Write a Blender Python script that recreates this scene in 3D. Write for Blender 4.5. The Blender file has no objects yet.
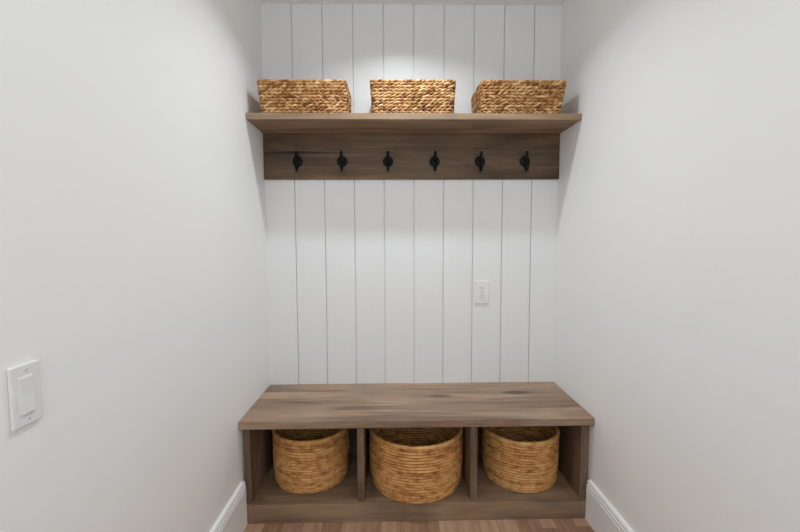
import bpy, bmesh, math, random
from mathutils import Matrix, Vector
from mathutils import noise as mnoise
sc = bpy.context.scene
COL = sc.collection
PI = math.pi

# ------------------------------------------------------------------ helpers
def link(name, me, mat=None, parent=None, loc=None):
    o = bpy.data.objects.new(name, me)
    COL.objects.link(o)
    if mat is not None:
        for m in (mat if isinstance(mat, (list, tuple)) else [mat]):
            me.materials.append(m)
    if parent is not None: o.parent = parent
    if loc is not None: o.location = loc
    return o

def obj(name, bm, mat=None, parent=None, loc=None, smooth=False):
    bmesh.ops.recalc_face_normals(bm, faces=bm.faces)
    me = bpy.data.meshes.new(name)
    bm.to_mesh(me); bm.free()
    if smooth:
        for p in me.polygons: p.use_smooth = True
    return link(name, me, mat, parent, loc)

def thing(name, label, cat, loc=(0, 0, 0), group=None):
    o = bpy.data.objects.new(name, None)
    o.empty_display_size = .05
    COL.objects.link(o); o.location = loc
    o['label'] = label; o['category'] = cat
    if group: o['group'] = group
    return o

def struct(name, bm, mat, label, cat):
    o = obj(name, bm, mat)
    o['kind'] = 'structure'; o['label'] = label; o['category'] = cat
    return o

def add_box(bm, x0, x1, y0, y1, z0, z1, bev=0.0, seg=2):
    r = bmesh.ops.create_cube(bm, size=1.0)
    vs = r['verts']
    for v in vs:
        v.co = Vector((x0 + (v.co.x + .5) * (x1 - x0), y0 + (v.co.y + .5) * (y1 - y0), z0 + (v.co.z + .5) * (z1 - z0)))
    if bev:
        es = list({e for v in vs for e in v.link_edges})
        bmesh.ops.bevel(bm, geom=es, offset=bev, segments=seg, affect='EDGES', profile=.5)

def box(*a, **k):
    bm = bmesh.new(); add_box(bm, *a, **k); return bm

def add_tube(bm, pts, radii, seg=10, cap=True):
    rings = []
    n = len(pts); pts = [Vector(p) for p in pts]
    up = Vector((1, 0, 0))
    for i, p in enumerate(pts):
        t = (pts[min(i + 1, n - 1)] - pts[max(i - 1, 0)]).normalized()
        a = up - t * up.dot(t); a.normalize(); b = t.cross(a)
        r = radii[i] if isinstance(radii, (list, tuple)) else radii
        rings.append([bm.verts.new(p + a * (r * math.cos(2 * PI * k / seg)) + b * (r * math.sin(2 * PI * k / seg))) for k in range(seg)])
    for i in range(n - 1):
        for k in range(seg):
            bm.faces.new((rings[i][k], rings[i][(k + 1) % seg], rings[i + 1][(k + 1) % seg], rings[i + 1][k]))
    if cap:
        bm.faces.new(rings[0][::-1]); bm.faces.new(rings[-1])

def lathe_into(verts, faces, prof, seg=64, close=False):
    """profile of (r, z) revolved about z; r=0 ends collapse to a point"""
    base = len(verts); idx = []
    for (r, z) in prof:
        if r < 1e-6:
            idx.append([len(verts)]); verts.append((0, 0, z))
        else:
            idx.append(list(range(len(verts), len(verts) + seg)))
            for k in range(seg):
                a = 2 * PI * k / seg; verts.append((r * math.cos(a), r * math.sin(a), z))
    for i in range(len(prof) - 1):
        A, B = idx[i], idx[i + 1]
        for k in range(seg):
            k2 = (k + 1) % seg
            if len(A) == 1 and len(B) == 1: continue
            if len(A) == 1: faces.append((A[0], B[k], B[k2]))
            elif len(B) == 1: faces.append((A[k], A[k2], B[0]))
            else: faces.append((A[k], A[k2], B[k2], B[k]))

def mesh_tone(name, verts, faces, tone, mat, parent, loc=None):
    me = bpy.data.meshes.new(name)
    me.from_pydata(verts, [], faces)
    at = me.attributes.new('tone', 'FLOAT', 'POINT')
    at.data.foreach_set('value', tone)
    me.update()
    for p in me.polygons: p.use_smooth = True
    bm = bmesh.new(); bm.from_mesh(me)
    bmesh.ops.recalc_face_normals(bm, faces=bm.faces)
    bm.to_mesh(me); bm.free()
    return link(name, me, mat, parent, loc)

# ------------------------------------------------------------------ materials
def new_mat(name):
    m = bpy.data.materials.new(name); m.use_nodes = True
    nt = m.node_tree; nt.nodes.clear()
    out = nt.nodes.new('ShaderNodeOutputMaterial')
    b = nt.nodes.new('ShaderNodeBsdfPrincipled')
    nt.links.new(b.outputs[0], out.inputs[0])
    return m, nt, b

class N:
    def __init__(s, nt): s.nt = nt
    def node(s, t, ins=None, **props):
        n = s.nt.nodes.new(t)
        for k, v in props.items(): setattr(n, k, v)
        if ins:
            for k, v in ins.items():
                if hasattr(v, 'is_linked') and hasattr(v, 'node'): s.nt.links.new(v, n.inputs[k])
                else: n.inputs[k].default_value = v
        return n
    def math(s, op, a, b=None, c=None, clamp=False):
        ins = {0: a}
        if b is not None: ins[1] = b
        if c is not None: ins[2] = c
        n = s.node('ShaderNodeMath', ins, operation=op); n.use_clamp = clamp
        return n.outputs[0]
    def mix(s, f, a, b, mode='MIX'):
        n = s.nt.nodes.new('ShaderNodeMix'); n.data_type = 'RGBA'; n.blend_type = mode
        for i, v in ((0, f), (6, a), (7, b)):
            if hasattr(v, 'node'): s.nt.links.new(v, n.inputs[i])
            else: n.inputs[i].default_value = v if i == 0 else (*v, 1)[:4]
        return n.outputs[2]
    def ramp(s, f, stops):
        n = s.nt.nodes.new('ShaderNodeValToRGB'); s.nt.links.new(f, n.inputs[0])
        e = n.color_ramp.elements
        while len(e) < len(stops): e.new(.5)
        for el, (p, c) in zip(e, stops): el.position = p; el.color = (*c, 1)[:4]
        return n.outputs[0]

def paint(name, col, rough, spec=.5, bump=.0):
    m, nt, b = new_mat(name); g = N(nt)
    tc = g.node('ShaderNodeTexCoord').outputs['Object']
    n1 = g.node('ShaderNodeTexNoise', {'Vector': tc, 'Scale': 3.0, 'Detail': 3.0}).outputs['Fac']
    c = g.mix(n1, tuple(x * .985 for x in col), tuple(min(1, x * 1.015) for x in col))
    nt.links.new(c, b.inputs['Base Color'])
    b.inputs['Roughness'].default_value = rough
    b.inputs['Specular IOR Level'].default_value = spec
    if bump:
        n2 = g.node('ShaderNodeTexNoise', {'Vector': tc, 'Scale': 260.0, 'Detail': 2.0}).outputs['Fac']
        bp = g.node('ShaderNodeBump', {'Strength': bump, 'Distance': .001, 'Height': n2})
        nt.links.new(bp.outputs[0], b.inputs['Normal'])
    return m

def plain(name, col, rough, metal=0, spec=.5):
    m, nt, b = new_mat(name)
    g = N(nt)
    tc = g.node('ShaderNodeTexCoord').outputs['Object']
    n1 = g.node('ShaderNodeTexNoise', {'Vector': tc, 'Scale': 40.0, 'Detail': 2.0}).outputs['Fac']
    c = g.mix(n1, tuple(x * .95 for x in col), tuple(min(1, x * 1.05) for x in col))
    nt.links.new(c, b.inputs['Base Color'])
    b.inputs['Roughness'].default_value = rough; b.inputs['Metallic'].default_value = metal
    b.inputs['Specular IOR Level'].default_value = spec
    return m

def wood(name, axis, dark, mid, light, board=None, rough=.5, marks=(), seed=0.0, knots=True, boardvar=.35, offset=0.0, grey=.45):
    """stained timber, grain along axis; board = (axis, width): glued boards of different tone;
       marks = (x, y, z, rx, ry, rz, strength): dark knots and stains in the timber itself"""
    m, nt, b = new_mat(name); g = N(nt)
    tc = g.node('ShaderNodeTexCoord').outputs['Object']
    sx = g.node('ShaderNodeSeparateXYZ', {0: tc}).outputs
    ai = 'XYZ'.index(axis)
    rnd = None
    vec = g.node('ShaderNodeVectorMath', {0: tc, 1: (seed, seed * .7, seed * 1.3)}, operation='ADD').outputs[0]
    if board:
        bi = 'XYZ'.index(board[0])
        cell = g.math('FLOOR', g.math('DIVIDE', g.math('ADD', sx[bi], offset), board[1]))
        rnd = g.node('ShaderNodeTexWhiteNoise', {'W': g.math('ADD', cell, seed + .37)}, noise_dimensions='1D').outputs['Value']
        sh = g.node('ShaderNodeCombineXYZ', {0: g.math('MULTIPLY', rnd, 7.3), 1: g.math('MULTIPLY', rnd, 3.1), 2: g.math('MULTIPLY', rnd, 5.7)}).outputs[0]
        vec = g.node('ShaderNodeVectorMath', {0: vec, 1: sh}, operation='ADD').outputs[0]
    s1 = [7, 7, 7]; s1[ai] = 1.3
    s2 = [60, 60, 60]; s2[ai] = 2.2
    s3 = [300, 300, 300]; s3[ai] = 9
    def nz(sc_, det, dist=0.0):
        mp = g.node('ShaderNodeMapping', {'Vector': vec, 'Scale': sc_}).outputs[0]
        return g.node('ShaderNodeTexNoise', {'Vector': mp, 'Scale': 1.0, 'Detail': det, 'Distortion': dist}).outputs['Fac']
    a = nz(s1, 4, 1.2); c2 = nz(s2, 5, .6); c3 = nz(s3, 3)
    f = g.math('ADD', g.math('MULTIPLY', a, .62), g.math('MULTIPLY', c2, .3))
    f = g.math('ADD', f, g.math('MULTIPLY', c3, .14))
    if rnd is not None:
        f = g.math('ADD', f, g.math('MULTIPLY', g.math('SUBTRACT', rnd, .5), boardvar))
    col = g.ramp(f, [(.36, dark), (.53, mid), (.70, light)])
    s4 = [6, 6, 6]; s4[ai] = 2.4
    tn = nz(s4, 3, 2.0)
    tn = g.math('MULTIPLY', g.math('SUBTRACT', tn, .5), 4.0, clamp=True)
    lum = sum(mid) / 3 * .62
    col = g.mix(g.math('MULTIPLY', tn, grey), col, (lum * 1.14, lum, lum * .88))
    if knots:
        ks = [5, 5, 5]; ks[ai] = 1.1
        k = g.node('ShaderNodeTexVoronoi', {'Vector': g.node('ShaderNodeMapping', {'Vector': vec, 'Scale': ks}).outputs[0], 'Scale': 1.0}).outputs['Distance']
        kf = g.math('SUBTRACT', .13, k); kf = g.math('MULTIPLY', kf, 6.0, clamp=True)
        col = g.mix(g.math('MULTIPLY', kf, .6), col, tuple(x * .42 for x in dark))
    for (mx, my, mz, rx, ry, rz, st) in marks:
        w = g.node('ShaderNodeVectorMath', {0: tc, 1: (mx, my, mz)}, operation='SUBTRACT').outputs[0]
        w = g.node('ShaderNodeVectorMath', {0: w, 1: (1 / rx, 1 / ry, 1 / rz)}, operation='MULTIPLY').outputs[0]
        w = g.node('ShaderNodeVectorMath', {0: w}, operation='LENGTH').outputs['Value']
        w = g.math('ADD', w, g.math('MULTIPLY', g.math('SUBTRACT', c2, .5), .9))
        w = g.math('MULTIPLY', g.math('SUBTRACT', 1.15, w), 1.6, clamp=True)
        col = g.mix(g.math('MULTIPLY', w, st), col, tuple(x * .38 for x in dark))
    nt.links.new(col, b.inputs['Base Color'])
    b.inputs['Roughness'].default_value = rough
    b.inputs['Specular IOR Level'].default_value = .35
    bp = g.node('ShaderNodeBump', {'Strength': .25, 'Distance': .0008, 'Height': c3})
    nt.links.new(bp.outputs[0], b.inputs['Normal'])
    return m

def plank_floor(name):
    m, nt, b = new_mat(name); g = N(nt)
    tc = g.node('ShaderNodeTexCoord').outputs['Object']
    sx = g.node('ShaderNodeSeparateXYZ', {0: tc}).outputs
    PW, PL = .083, 1.1
    u = g.math('DIVIDE', sx[0], PW); ci = g.math('FLOOR', u)
    r1 = g.node('ShaderNodeTexWhiteNoise', {'W': ci}, noise_dimensions='1D').outputs['Value']
    v = g.math('ADD', g.math('DIVIDE', sx[1], PL), g.math('MULTIPLY', r1, 3.7)); cj = g.math('FLOOR', v)
    cv = g.node('ShaderNodeCombineXYZ', {0: ci, 1: cj, 2: 0.0}).outputs[0]
    r2 = g.node('ShaderNodeTexWhiteNoise', {'Vector': cv}, noise_dimensions='2D').outputs['Value']
    vec = g.node('ShaderNodeVectorMath', {0: tc, 1: g.node('ShaderNodeCombineXYZ', {0: g.math('MULTIPLY', r2, 9.0), 1: g.math('MULTIPLY', r2, 5.0), 2: r2}).outputs[0]}, operation='ADD').outputs[0]
    def nz(s, d, ds=0.0):
        return g.node('ShaderNodeTexNoise', {'Vector': g.node('ShaderNodeMapping', {'Vector': vec, 'Scale': s}).outputs[0], 'Scale': 1.0, 'Detail': d, 'Distortion': ds}).outputs['Fac']
    a = nz((26, 2.2, 1), 5, 1.5); c3 = nz((240, 9, 1), 3)
    f = g.math('ADD', g.math('MULTIPLY', a, .6), g.math('MULTIPLY', c3, .25))
    f = g.math('ADD', f, g.math('MULTIPLY', g.math('SUBTRACT', r2, .35), .32))
    col = g.ramp(f, [(.25, (.20, .105, .062)), (.5, (.37, .215, .135)), (.75, (.50, .325, .22))])
    fx = g.math('FRACT', u); ex = g.math('MINIMUM', fx, g.math('SUBTRACT', 1.0, fx))
    fy = g.math('FRACT', v); ey = g.math('MULTIPLY', g.math('MINIMUM', fy, g.math('SUBTRACT', 1.0, fy)), PL / PW)
    e = g.math('MINIMUM', ex, ey)
    gap = g.math('LESS_THAN', e, .010)
    col = g.mix(g.math('MULTIPLY', gap, .6), col, (.08, .04, .024))
    nt.links.new(col, b.inputs['Base Color'])
    b.inputs['Roughness'].default_value = .42
    bp = g.node('ShaderNodeBump', {'Strength': .2, 'Distance': .001, 'Height': g.math('SUBTRACT', c3, gap)})
    nt.links.new(bp.outputs[0], b.inputs['Normal'])
    return m

def straw(name, stops, rough=.6, fibre=(60, 60, 400), spec=.3, stitch=False):
    m, nt, b = new_mat(name); g = N(nt)
    tc = g.node('ShaderNodeTexCoord').outputs['Object']
    tone = g.node('ShaderNodeAttribute', attribute_name='tone').outputs['Fac']
    n1 = g.node('ShaderNodeTexNoise', {'Vector': tc, 'Scale': 55.0, 'Detail': 4.0}).outputs['Fac']
    n2 = g.node('ShaderNodeTexNoise', {'Vector': g.node('ShaderNodeMapping', {'Vector': tc, 'Scale': fibre}).outputs[0], 'Scale': 1.0, 'Detail': 3.0}).outputs['Fac']
    f = g.math('ADD', tone, g.math('MULTIPLY', g.math('SUBTRACT', n1, .5), .5))
    f = g.math('ADD', f, g.math('MULTIPLY', g.math('SUBTRACT', n2, .5), .45))
    nt.links.new(g.ramp(f, stops), b.inputs['Base Color'])
    h = n2
    if stitch:   # the wrapping strips that bind each coil run across it
        s = g.node('ShaderNodeSeparateXYZ', {0: tc}).outputs
        an = g.math('ARCTAN2', s[1], s[0])
        h = g.math('ADD', g.math('MULTIPLY', g.math('SINE', g.math('MULTIPLY', an, 190.0)), .22), n2)
    b.inputs['Roughness'].default_value = rough
    b.inputs['Specular IOR Level'].default_value = spec
    bp = g.node('ShaderNodeBump', {'Strength': .5, 'Distance': .0012, 'Height': h})
    nt.links.new(bp.outputs[0], b.inputs['Normal'])
    return m

M_wall = paint('wall_paint', (.885, .884, .880), .55, .35, .05)
M_plank = paint('plank_paint', (.800, .802, .806), .40, .4)
M_ceil = paint('ceiling_paint', (.91, .91, .91), .7, .3)
M_trim = paint('trim_paint', (.90, .90, .90), .3, .5)
M_floor = plank_floor('oak_floor')
M_plate = plain('white_plastic', (.80, .80, .80), .35)
M_slot = plain('dark_slot', (.06, .06, .06), .5)
M_screw = plain('screw_head', (.62, .62, .62), .35, .3)
M_iron = plain('black_iron', (.004, .004, .0042), .6, .0, .22)
DK, MD, LT = (.120, .071, .041), (.275, .182, .115), (.42, .290, .19)
M_seat = wood('seat_wood', 'X', (.185, .118, .078), (.40, .270, .178), (.57, .405, .275), ('Y', .108), .42,
              marks=[(.498, -.145, .46, .085, .026, .2, .85), (.115, -.175, .46, .066, .024, .2, .6), (.30, -.12, .46, .10, .010, .2, .3), (.36, -.23, .46, .05, .010, .2, .3), (-.30, -.30, .46, .16, .03, .2, .35), (-.45, -.10, .46, .12, .025, .2, .3)],
              seed=3.1, knots=False, boardvar=.26, grey=.6)
M_shelf = wood('shelf_wood', 'X', tuple(x * 1.08 for x in DK), tuple(x * 1.12 for x in MD), tuple(x * 1.12 for x in LT), None, .5, seed=8.4, knots=False, grey=.35)
M_rail = wood('rail_wood', 'X', (.046, .025, .012), (.120, .071, .037), (.215, .135, .076), None, .5,
              marks=[(-.60, -.02, 1.660, .17, .2, .0085, 1.0), (-.44, -.02, 1.657, .10, .2, .004, .7), (-.12, -.02, 1.655, .09, .2, .012, .3), (.34, -.02, 1.68, .05, .2, .006, .45)],
              seed=5.7, knots=False, grey=.35)
M_case_shade = wood('carcass_wood_shaded', 'Z', tuple(x * .75 for x in DK), tuple(x * .75 for x in MD), tuple(x * .75 for x in LT), None, .5, seed=1.9, knots=False)  # same wood as the kick, darkened to carry the shade inside the cubbies
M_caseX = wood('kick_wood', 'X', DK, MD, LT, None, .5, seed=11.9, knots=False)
M_weave = straw('water_hyacinth', [(.10, (.085, .027, .007)), (.36, (.31, .130, .036)), (.60, (.55, .30, .115)), (.92, (.83, .59, .32))], .5)
M_weave_shade = straw('water_hyacinth_shaded', [(.0, (.05, .018, .008)), (.5, (.13, .055, .024)), (1.0, (.22, .10, .045))], .7)  # darkened straw: shade inside the baskets and between strands put into the colour
M_coil = straw('coiled_seagrass', [(.10, (.13, .042, .010)), (.36, (.43, .18, .050)), (.58, (.68, .345, .115)), (.92, (.86, .55, .24))], .5, (30, 30, 300), stitch=True)

# ------------------------------------------------------------------ the setting
XL, XR, ZC, YR = -.7587, .7436, 2.389, -3.3
T = .1
struct('floor', box(XL - T, XR + T, YR - T, T, -.1, 0), M_floor, 'brown strip wood floor running toward the bench', 'floor')
struct('ceiling', box(XL - T, XR + T, YR - T, T, ZC, ZC + T), M_ceil, 'white ceiling edge above the plank wall', 'ceiling')
struct('wall_left', box(XL - T, XL, YR - T, 0, 0, ZC), M_wall, 'smooth white wall on the left with the light switch', 'wall')
struct('wall_right', box(XR, XR + T, YR - T, 0, 0, ZC), M_wall, 'smooth bare white wall on the right', 'wall')
struct('wall_rear', box(XL, XR, YR - T, YR, 0, ZC), M_wall, 'white wall closing the hall behind the viewer', 'wall')
# back wall: vertical planks with narrow grooves between them
P = .152
prof = [(XL - T, .0)]
for i in range(9):
    gx = (i - 4) * P
    prof += [(gx - .0029, 0), (gx - .0020, .009), (gx + .0020, .009), (gx + .0029, 0)]
prof += [(XR + T, 0), (XR + T, .1), (XL - T, .1)]
bm = bmesh.new()
lo = [bm.verts.new((x, y, 0)) for x, y in prof]; hi = [bm.verts.new((x, y, ZC)) for x, y in prof]
n = len(prof)
for i in range(n): bm.faces.new((lo[i], lo[(i + 1) % n], hi[(i + 1) % n], hi[i]))
bm.faces.new(lo[::-1]); bm.faces.new(hi)
struct('wall_back', bm, M_plank, 'white vertical plank wall with thin dark grooves behind the bench', 'wall')
# baseboards: flat board with stepped beads at the top
def baseboard(name, x, sgn, h, label):
    y0, y1 = YR, -.4075
    pr = [(0, 0), (.0172, 0), (.0172, h - .036), (.0135, h - .0335), (.0135, h - .031), (.0165, h - .029), (.0165, h - .021), (.0118, h - .0185), (.0118, h - .016),
          (.0148, h - .0135), (.0140, h - .006), (.0100, h - .0005), (.0, h)]
    bm = bmesh.new()
    A = [bm.verts.new((x + sgn * a, y0, b)) for a, b in pr]; B = [bm.verts.new((x + sgn * a, y1, b)) for a, b in pr]
    for i in range(len(pr)): 
        j = (i + 1) % len(pr); bm.faces.new((A[i], A[j], B[j], B[i]))
    bm.faces.new(A[::-1]); bm.faces.new(B)
    struct(name, bm, M_trim, label, 'baseboard')
baseboard('baseboard_left', XL, 1, .194, 'white beaded baseboard along the left wall ending at the bench')
baseboard('baseboard_right', XR, -1, .178, 'white beaded baseboard along the right wall ending at the bench')

# ------------------------------------------------------------------ bench
E_ = .0006
bench = thing('storage_bench', 'brown stained wooden storage bench with three open cubbies under the plank wall', 'bench')
ZB, TB, DB, ZK, DKF = .4617, .0335, .4321, .0815, .4071
FS = -.393     # front plane of the uprights, set back from the kick board
zt = ZB - TB
obj('seat', box(XL + E_, XR - E_, -DB, -E_, zt, ZB, bev=.003), M_seat, bench)
obj('side_panel', box(-.7525, -.725, FS, -.004, ZK, zt), M_case_shade, bench)
obj('side_panel', box(.7062, .7385, FS, -.004, ZK, zt), M_case_shade, bench)
obj('divider', box(-.2670, -.2375, FS, -.004, ZK, zt, bev=.0008), M_case_shade, bench)
obj('divider', box(.2220, .2535, FS, -.004, ZK, zt, bev=.0008), M_case_shade, bench)
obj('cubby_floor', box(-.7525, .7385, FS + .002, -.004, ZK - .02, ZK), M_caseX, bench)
obj('cubby_shade_panel', box(-.725, .7062, -.0035, -.0008, ZK, zt), M_case_shade, bench)  # added dark sheet standing in for the shade at the cubby backs
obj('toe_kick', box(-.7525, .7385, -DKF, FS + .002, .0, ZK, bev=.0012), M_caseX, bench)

# ------------------------------------------------------------------ shelf with hook rail
shelf = thing('wall_shelf', 'dark brown wooden wall shelf with a rail of six black hooks beneath', 'shelf', (0, 0, 0))
ZS, TS, DS, ZR, TR = 1.7818, .0275, .2468, 1.5264, .0165
obj('shelf_board', box(XL + E_, XR - E_, -DS, -E_, ZS - TS, ZS, bev=.0012), M_shelf, shelf)
obj('hook_rail', box(XL + .001, XR - .001, -TR, -E_, ZR, ZS - TS, bev=.001), M_rail, shelf)

def hook_plate():
    v, f = [], []
    lathe_into(v, f, [(0, -.0005), (.0255, -.0005), (.0265, .0015), (.0260, .0040), (.0222, .0058), (.0200, .0056), (.0160, .0080), (.0090, .0098), (0, .0104)], 40)
    bm = bmesh.new()
    R = Matrix.Rotation(PI / 2, 4, 'X')      # lathe axis z -> -y (into the room)
    vs = [bm.verts.new(R @ Vector(p)) for p in v]
    for q in f: bm.faces.new([vs[i] for i in q])
    return bm
def bez(p0, p1, p2, p3, n=12):
    return [tuple((1 - t) ** 3 * a + 3 * (1 - t) ** 2 * t * b + 3 * (1 - t) * t * t * c + t ** 3 * d for a, b, c, d in zip(p0, p1, p2, p3)) for t in [i / n for i in range(n + 1)]]
def upper_prong():
    bm = bmesh.new()
    pts = bez((0, -.006, .004), (0, -.022, .010), (0, -.030, .018), (0, -.033, .036), 12)
    add_tube(bm, pts, [.0076 - .0010 * i / 12 for i in range(13)], 12)
    v, f = [], []
    lathe_into(v, f, [(0, -.0075), (.0052, -.005), (.0074, 0), (.0064, .0045), (.0035, .007), (0, .0078)], 16)
    vs = [bm.verts.new(Vector(p) + Vector((0, -.0332, .0385))) for p in v]
    for q in f: bm.faces.new([vs[i] for i in q])
    return bm
def lower_prong():
    bm = bmesh.new()
    pts = bez((0, -.006, -.004), (0, -.010, -.030), (0, -.018, -.052), (0, -.031, -.050), 12)
    pts += bez((0, -.031, -.050), (0, -.046, -.048), (0, -.054, -.040), (0, -.054, -.028), 8)[1:]
    add_tube(bm, pts, [.0060 - .0016 * i / 20 for i in range(21)], 12)
    v, f = [], []
    lathe_into(v, f, [(0, -.0052), (.0036, -.0036), (.0052, 0), (.0036, .0036), (0, .0052)], 14)
    vs = [bm.verts.new(Vector(p) + Vector((0, -.054, -.026))) for p in v]
    for q in f: bm.faces.new([vs[i] for i in q])
    return bm
HX = [-.587, -.3636, -.1317, .1047, .335, .5647]
h0 = obj('coat_hook', hook_plate(), M_iron, shelf, (HX[0], -TR, 1.6140), True)
h0['label'] = 'black iron hook on a round plate'
up0 = obj('upper_prong', upper_prong(), M_iron, h0, None, True)
lo0 = obj('lower_prong', lower_prong(), M_iron, h0, None, True)
for x in HX[1:]:
    h = h0.copy(); COL.objects.link(h); h.parent = shelf; h.location = (x, -TR, 1.6140)
    for c in (up0, lo0):
        d = c.copy(); COL.objects.link(d); d.parent = h

# ------------------------------------------------------------------ woven rectangular baskets on the shelf
def rrect(hx, hy, rc, step):
    """closed rounded-rectangle polyline with outward normals and arc length"""
    out = []; s = 0
    segs = [((-hx + rc, -hy), (hx - rc, -hy), None), ((hx - rc, -hy + rc), -PI / 2, 'c'), ((hx, -hy + rc), (hx, hy - rc), None), ((hx - rc, hy - rc), 0, 'c'),
            ((hx - rc, hy), (-hx + rc, hy), None), ((-hx + rc, hy - rc), PI / 2, 'c'), ((-hx, hy - rc), (-hx, -hy + rc), None), ((-hx + rc, -hy + rc), PI, 'c')]
    for a, b, c in segs:
        if c is None:
            L = math.dist(a, b); k = max(2, int(L / step)); dx, dy = (b[0] - a[0]) / L, (b[1] - a[1]) / L
            for i in range(k):
                t = i / k; out.append((a[0] + (b[0] - a[0]) * t, a[1] + (b[1] - a[1]) * t, dy, -dx, s + L * t))
            s += L
        else:
            L = rc * PI / 2; k = max(3, int(L / step))
            for i in range(k):
                t = b + (PI / 2) * i / k
                out.append((a[0] + rc * math.cos(t), a[1] + rc * math.sin(t), math.cos(t), math.sin(t), s + L * i / k))
            s += L
    return out, s

def woven_basket(label, loc, wt, wb, dt, db, h, seed, xb=0.0):
    """wt/wb top and bottom width, dt/db top and bottom depth; xb shifts the bottom sideways, as the boxes are a little skewed"""
    rng = random.Random(seed)
    root = thing('woven_basket', label, 'basket', loc, 'woven baskets on the wall shelf')
    rows = 10; pitch = (h - .012) / rows; NS = 8
    def tone_fn(k, s, q):
        return .5 + .55 * mnoise.noise((s * 22 + k * 13.7, q * 9.1 + seed, k * 3.3)) + .25 * mnoise.noise((s * 70, k * 7.7 + q * 5, seed * 2.1))
    def ring(verts, faces, tone, hx, hy, cy, z, amp, r, lam, ph, hand, k, q, rz=None):
        pl, L = rrect(hx, hy, .012, .0048)
        lam = L / max(1, round(L / lam)); base = len(verts); m = len(pl)
        for (x, y, nx, ny, s) in pl:
            jit = .0013 * mnoise.noise((s * 60, k * 5.1, seed + q))
            th = 2 * PI * s / lam + ph + .9 * mnoise.noise((s * 14, k * 4.4, seed * 1.7))
            o = amp * math.cos(th) + jit; dz = hand * amp * .95 * math.sin(th) + .0014 * mnoise.noise((s * 35, k * 8.1 + q, seed * 3.0))
            rr = r * (1 + .16 * mnoise.noise((s * 45, k * 2.9 + q * 17, seed)))
            t = min(1, max(0, tone_fn(k, s, q)))
            for j in range(NS):
                a = 2 * PI * j / NS
                ro = rr * math.cos(a) * .85; zz = (rz or rr) * math.sin(a)
                verts.append((cy + x + nx * (o + ro), y + ny * (o + ro), max(.0002, z + dz + zz))); tone.append(t)
        for i in range(m):
            for j in range(NS):
                i2, j2 = (i + 1) % m, (j + 1) % NS
                faces.append((base + i * NS + j, base + i2 * NS + j, base + i2 * NS + j2, base + i * NS + j2))
    def dims(z):
        t = z / h; tt = t ** .8
        return ((wb + (wt - wb) * tt) / 2 - .006, (db + (dt - db) * tt) / 2 - .006, xb * (1 - tt))
    V, F, Tn = [], [], []
    for k in range(rows):
        z = (k + .5) * pitch + .001
        hx, hy, cy = dims(z)
        ph = rng.uniform(0, 6.28); hand = 1 if rng.random() < .8 else -1
        lam = rng.uniform(.040, .052)
        for q in (0, 1): ring(V, F, Tn, hx, hy, cy, z, .0030, .0052, lam, ph + q * PI, hand, k, q)
    mesh_tone('woven_body', V, F, Tn, M_weave, root)
    # rim: a tighter plait along the top edge
    V, F, Tn = [], [], []
    hx, hy, cy = dims(h - .007)
    for q in (0, 1): ring(V, F, Tn, hx, hy, cy, h - .0075, .0026, .0056, .030, q * PI + 1, 1, 40, q)
    mesh_tone('rim', V, F, Tn, M_weave, root)
    # inner shell and bottom
    bm = bmesh.new(); rings = []
    for z in (.003, h * .5, h - .010):
        hx, hy, cy = dims(z); pl, L = rrect(hx - .003, hy - .003, .010, .9)
        rings.append([bm.verts.new((cy + x, y, z)) for x, y, *_ in pl])
    for a, b in zip(rings, rings[1:]):
        for i in range(len(a)): bm.faces.new((a[i], a[(i + 1) % len(a)], b[(i + 1) % len(a)], b[i]))
    bm.faces.new(rings[0][::-1])
    obj('inner_lining', bm, M_weave_shade, root)
    return root
# depth of the tapered boxes is a little under the shelf's
zb = ZS
woven_basket('woven brown shelf basket nearest the left wall, its right side showing', (-.5105, -.131, zb), .399, .382, .238, .212, .145, 11, .006)
woven_basket('woven tan shelf basket in the middle of the wall shelf', (-.0155, -.131, zb), .386, .366, .238, .212, .147, 23, .001)
woven_basket('woven golden shelf basket nearest the right wall, its left side showing', (.481, -.131, zb), .392, .362, .238, .212, .146, 37, -.009)

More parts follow.
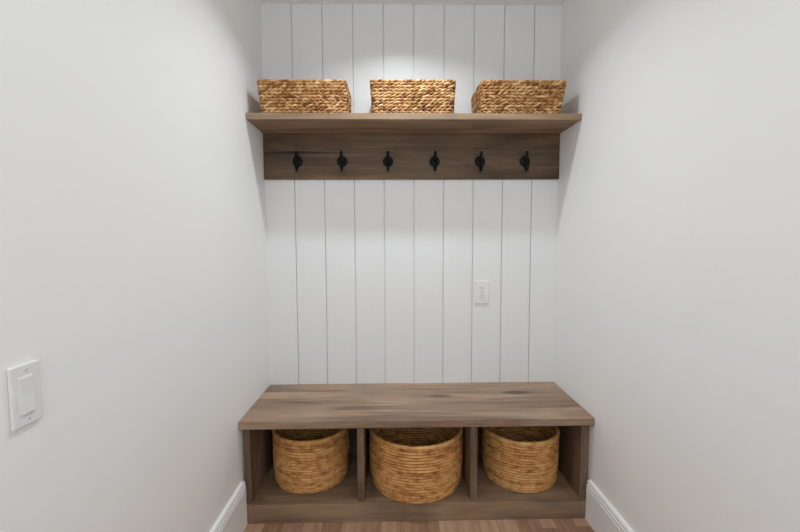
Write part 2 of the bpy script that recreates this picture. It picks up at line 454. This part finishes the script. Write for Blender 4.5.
# ------------------------------------------------------------------ coiled round baskets in the cubbies
def coil_basket(label, loc, rb, rm, rt, h, rows, seed, oval=1.0):
    """radius at bottom, belly and top"""
    root = thing('coiled_basket', label, 'basket', loc, 'round coiled baskets in the cubbies')
    pitch = h / rows; SEG = 168; NS = 8
    def rad(t):
        if t < .12: return rb + (rm - rb) * .55 * math.sin(t / .12 * PI / 2)
        if t < .55: return rb + (rm - rb) * (.55 + .45 * math.sin((t - .12) / .43 * PI / 2))
        u = (t - .55) / .45; return rm + (rt - rm) * (u * u * (3 - 2 * u))
    def torus(V, F, Tn, R, z, r, k):
        base = len(V)
        for i in range(SEG):
            a = 2 * PI * i / SEG
            ca, sa = math.cos(a), math.sin(a)
            dR = .0012 * mnoise.noise((ca * 3, sa * 3, k * 1.7 + seed)); dz = .0012 * mnoise.noise((ca * 4, sa * 4, k * 2.3 + seed * 2))
            rr = r * (1 + .10 * mnoise.noise((ca * 30, sa * 30, k * 3.1 + seed)))
            t = .58 + .27 * mnoise.noise((ca * 4.5, sa * 4.5, k * 4.9 + seed)) +   .17 * mnoise.noise((ca * 22, sa * 22, k * 9.3 + seed)) + .16 * mnoise.noise((k * 3.7, seed, 1.5))
            for j in range(NS):
                b = 2 * PI * j / NS
                q = R + dR + rr * 1.3 * math.cos(b)
                V.append((q * ca, q * sa * oval, max(.0002, z + dz + rr * math.sin(b)))); Tn.append(min(1, max(0, t)))
        for i in range(SEG):
            for j in range(NS):
                i2, j2 = (i + 1) % SEG, (j + 1) % NS
                F.append((base + i * NS + j, base + i2 * NS + j, base + i2 * NS + j2, base + i * NS + j2))
    V, F, Tn = [], [], []
    for k in range(rows - 1):
        t = (k + .5) / rows
        torus(V, F, Tn, rad(t) - .007, (k + .5) * pitch + .0005, pitch * .45, k)
    mesh_tone('coiled_body', V, F, Tn, M_coil, root)
    V, F, Tn = [], [], []
    torus(V, F, Tn, rad(1) - .007, h - pitch * .58, pitch * .62, 50)
    mesh_tone('rim', V, F, Tn, M_coil, root)
    V, F = [], []
    lathe_into(V, F, [(0, .003), (rb - .012, .003)] + [(rad(t / 10) - .009, max(.006, h * t / 10 - .004)) for t in range(1, 11)], 72)
    bm = bmesh.new(); vs = [bm.verts.new((p[0], p[1] * oval, p[2])) for p in V]
    for q in F: bm.faces.new([vs[i] for i in q])
    obj('inner_lining', bm, M_weave_shade, root, None, True)
    return root
ZF = ZK
coil_basket('round coiled basket in the left cubby', (-.508, -.1785, ZF), .168, .181, .179, .249, 19, 3, .95)
coil_basket('largest round coiled basket, in the middle cubby', (-.0045, -.2245, ZF), .204, .2222, .2195, .261, 20, 8, .93)
coil_basket('round coiled basket in the right cubby beside the right wall', (.502, -.194, ZF), .166, .1795, .1785, .241, 19, 14, .98)

# ------------------------------------------------------------------ outlet on the plank wall
ox, oz, ow, oh = .3548, .9445, .0743, .1215
outlet = thing('power_outlet', 'white wall outlet on the plank wall above the bench', 'outlet', (ox, 0, oz))
obj('wall_plate', box(-ow / 2, ow / 2, -.007, -.0003, -oh / 2, oh / 2, bev=.0028, seg=3), M_plate, outlet)
face = obj('receptacle', box(-.0175, .0175, -.0092, -.006, -.0345, .0345, bev=.0008), M_plate, outlet)
for s in (1, -1):
    for sx_ in (-1, 1):
        obj('slot', box(sx_ * .0065 - .0011, sx_ * .0065 + .0011, -.0096, -.0088, s * .020 - .001, s * .020 + .0075 + .0010 * (sx_ < 0)), M_slot, face)
    bm = bmesh.new()
    bmesh.ops.create_cone(bm, cap_ends=True, segments=16, radius1=.0026, radius2=.0026, depth=.0008, matrix=Matrix.Translation((0, -.0092, s * .020 - .0085)) @ Matrix.Rotation(PI / 2, 4, 'X'))
    obj('ground_hole', bm, M_slot, face)
obj('test_button', box(-.0085, .0085, -.0102, -.0088, -.0042, -.0004, bev=.0003), plain('grey_button', (.45, .45, .45), .4), face)
obj('reset_button', box(-.0085, .0085, -.0102, -.0088, .0004, .0042, bev=.0003), M_plate, face)

# ------------------------------------------------------------------ light switch on the left wall
swy, swz, sww, swh = -1.3462, .9480, .0570, .109
sw = thing('light_switch', 'white rocker light switch plate on the left wall', 'light switch', (XL, swy, swz))
obj('wall_plate', box(.0003, .007, -sww / 2, sww / 2, -swh / 2, swh / 2, bev=.003, seg=3), M_plate, sw)
fr = obj('rocker_frame', box(.006, .0078, -.0165, .0125, -.0335, .0335, bev=.0006), M_plate, sw)
bm = bmesh.new()      # rocker paddle: lower half pressed in
pp = [(.006, -.0315), (.0112, -.0315), (.0088, .002), (.0094, .0315), (.006, .0315)]
A = [bm.verts.new((x, -.0145, z)) for x, z in pp]; B = [bm.verts.new((x, .0105, z)) for x, z in pp]
for i in range(5): bm.faces.new((A[i], A[(i + 1) % 5], B[(i + 1) % 5], B[i]))
bm.faces.new(A[::-1]); bm.faces.new(B)
bmesh.ops.bevel(bm, geom=list(bm.edges), offset=.0006, segments=2, affect='EDGES')
obj('rocker', bm, M_plate, sw)
for s in (1, -1):
    bm = bmesh.new()
    bmesh.ops.create_cone(bm, cap_ends=True, segments=20, radius1=.0028, radius2=.0024, depth=.0012, matrix=Matrix.Translation((.0073, 0, s * .0435)) @ Matrix.Rotation(PI / 2, 4, 'Y'))
    obj('screw', bm, M_screw, sw)

# ------------------------------------------------------------------ lights: recessed ceiling lamps of the hall, plus an added rear fill
def lamp(x, y, power, size, spread=160, col=(.89, .955, .99)):
    l = bpy.data.lights.new('ceiling_lamp', 'AREA'); l.shape = 'DISK'; l.size = size
    l.energy = power; l.color = col; l.spread = math.radians(spread)
    o = bpy.data.objects.new('ceiling_lamp', l); COL.objects.link(o)
    o.location = (x, y, ZC - .004)
    return o
lamp(-.06, -.545, 6.6, .07, 134)
lamp(-.01, -1.80, 2.6, .12, 170)
def panel(name, loc, rot, sx, sy, power, col=(.89, .955, .99)):
    l = bpy.data.lights.new(name, 'AREA'); l.shape = 'RECTANGLE'; l.size = sx; l.size_y = sy; l.energy = power; l.color = col
    o = bpy.data.objects.new(name, l); COL.objects.link(o); o.location = loc; o.rotation_euler = rot
panel('rear_fill_light', (0, YR + .02, 1.72), (PI / 2, 0, 0), 1.2, .9, 11.8)  # added soft frontal fill at the closed rear wall, no real window

w = bpy.data.worlds.new('World'); sc.world = w; w.use_nodes = True
w.node_tree.nodes['Background'].inputs[0].default_value = (.9, .95, 1, 1)
w.node_tree.nodes['Background'].inputs[1].default_value = 0.0

# ------------------------------------------------------------------ camera
cam = bpy.data.cameras.new('camera'); co = bpy.data.objects.new('camera', cam); COL.objects.link(co)
F_, pit, yaw, rol = 391.41, .0646458, .0179799, -.0035678
cam.sensor_fit = 'HORIZONTAL'; cam.sensor_width = 36; cam.lens = 36 * F_ / 800; cam.clip_start = .02
fw = Vector((math.sin(yaw) * math.cos(pit), math.cos(yaw) * math.cos(pit), -math.sin(pit)))
r_ = Vector((math.cos(yaw), -math.sin(yaw), 0)); u_ = r_.cross(fw)
R = r_ * math.cos(rol) + u_ * math.sin(rol)
U = u_ * math.cos(rol) - r_ * math.sin(rol)
m = Matrix.Identity(4)
for i in range(3): m[i][0], m[i][1], m[i][2] = R[i], U[i], -fw[i]
m.translation = Vector((-.1091114, -2.0292627, 1.2145223))
co.matrix_world = m
sc.camera = co
sc.cycles.max_bounces = 12; sc.cycles.diffuse_bounces = 8
sc.view_settings.view_transform = 'Standard'; sc.view_settings.look = 'None'
sc.view_settings.exposure = 0.0; sc.view_settings.gamma = 1.0
sc.view_settings.use_curve_mapping = False
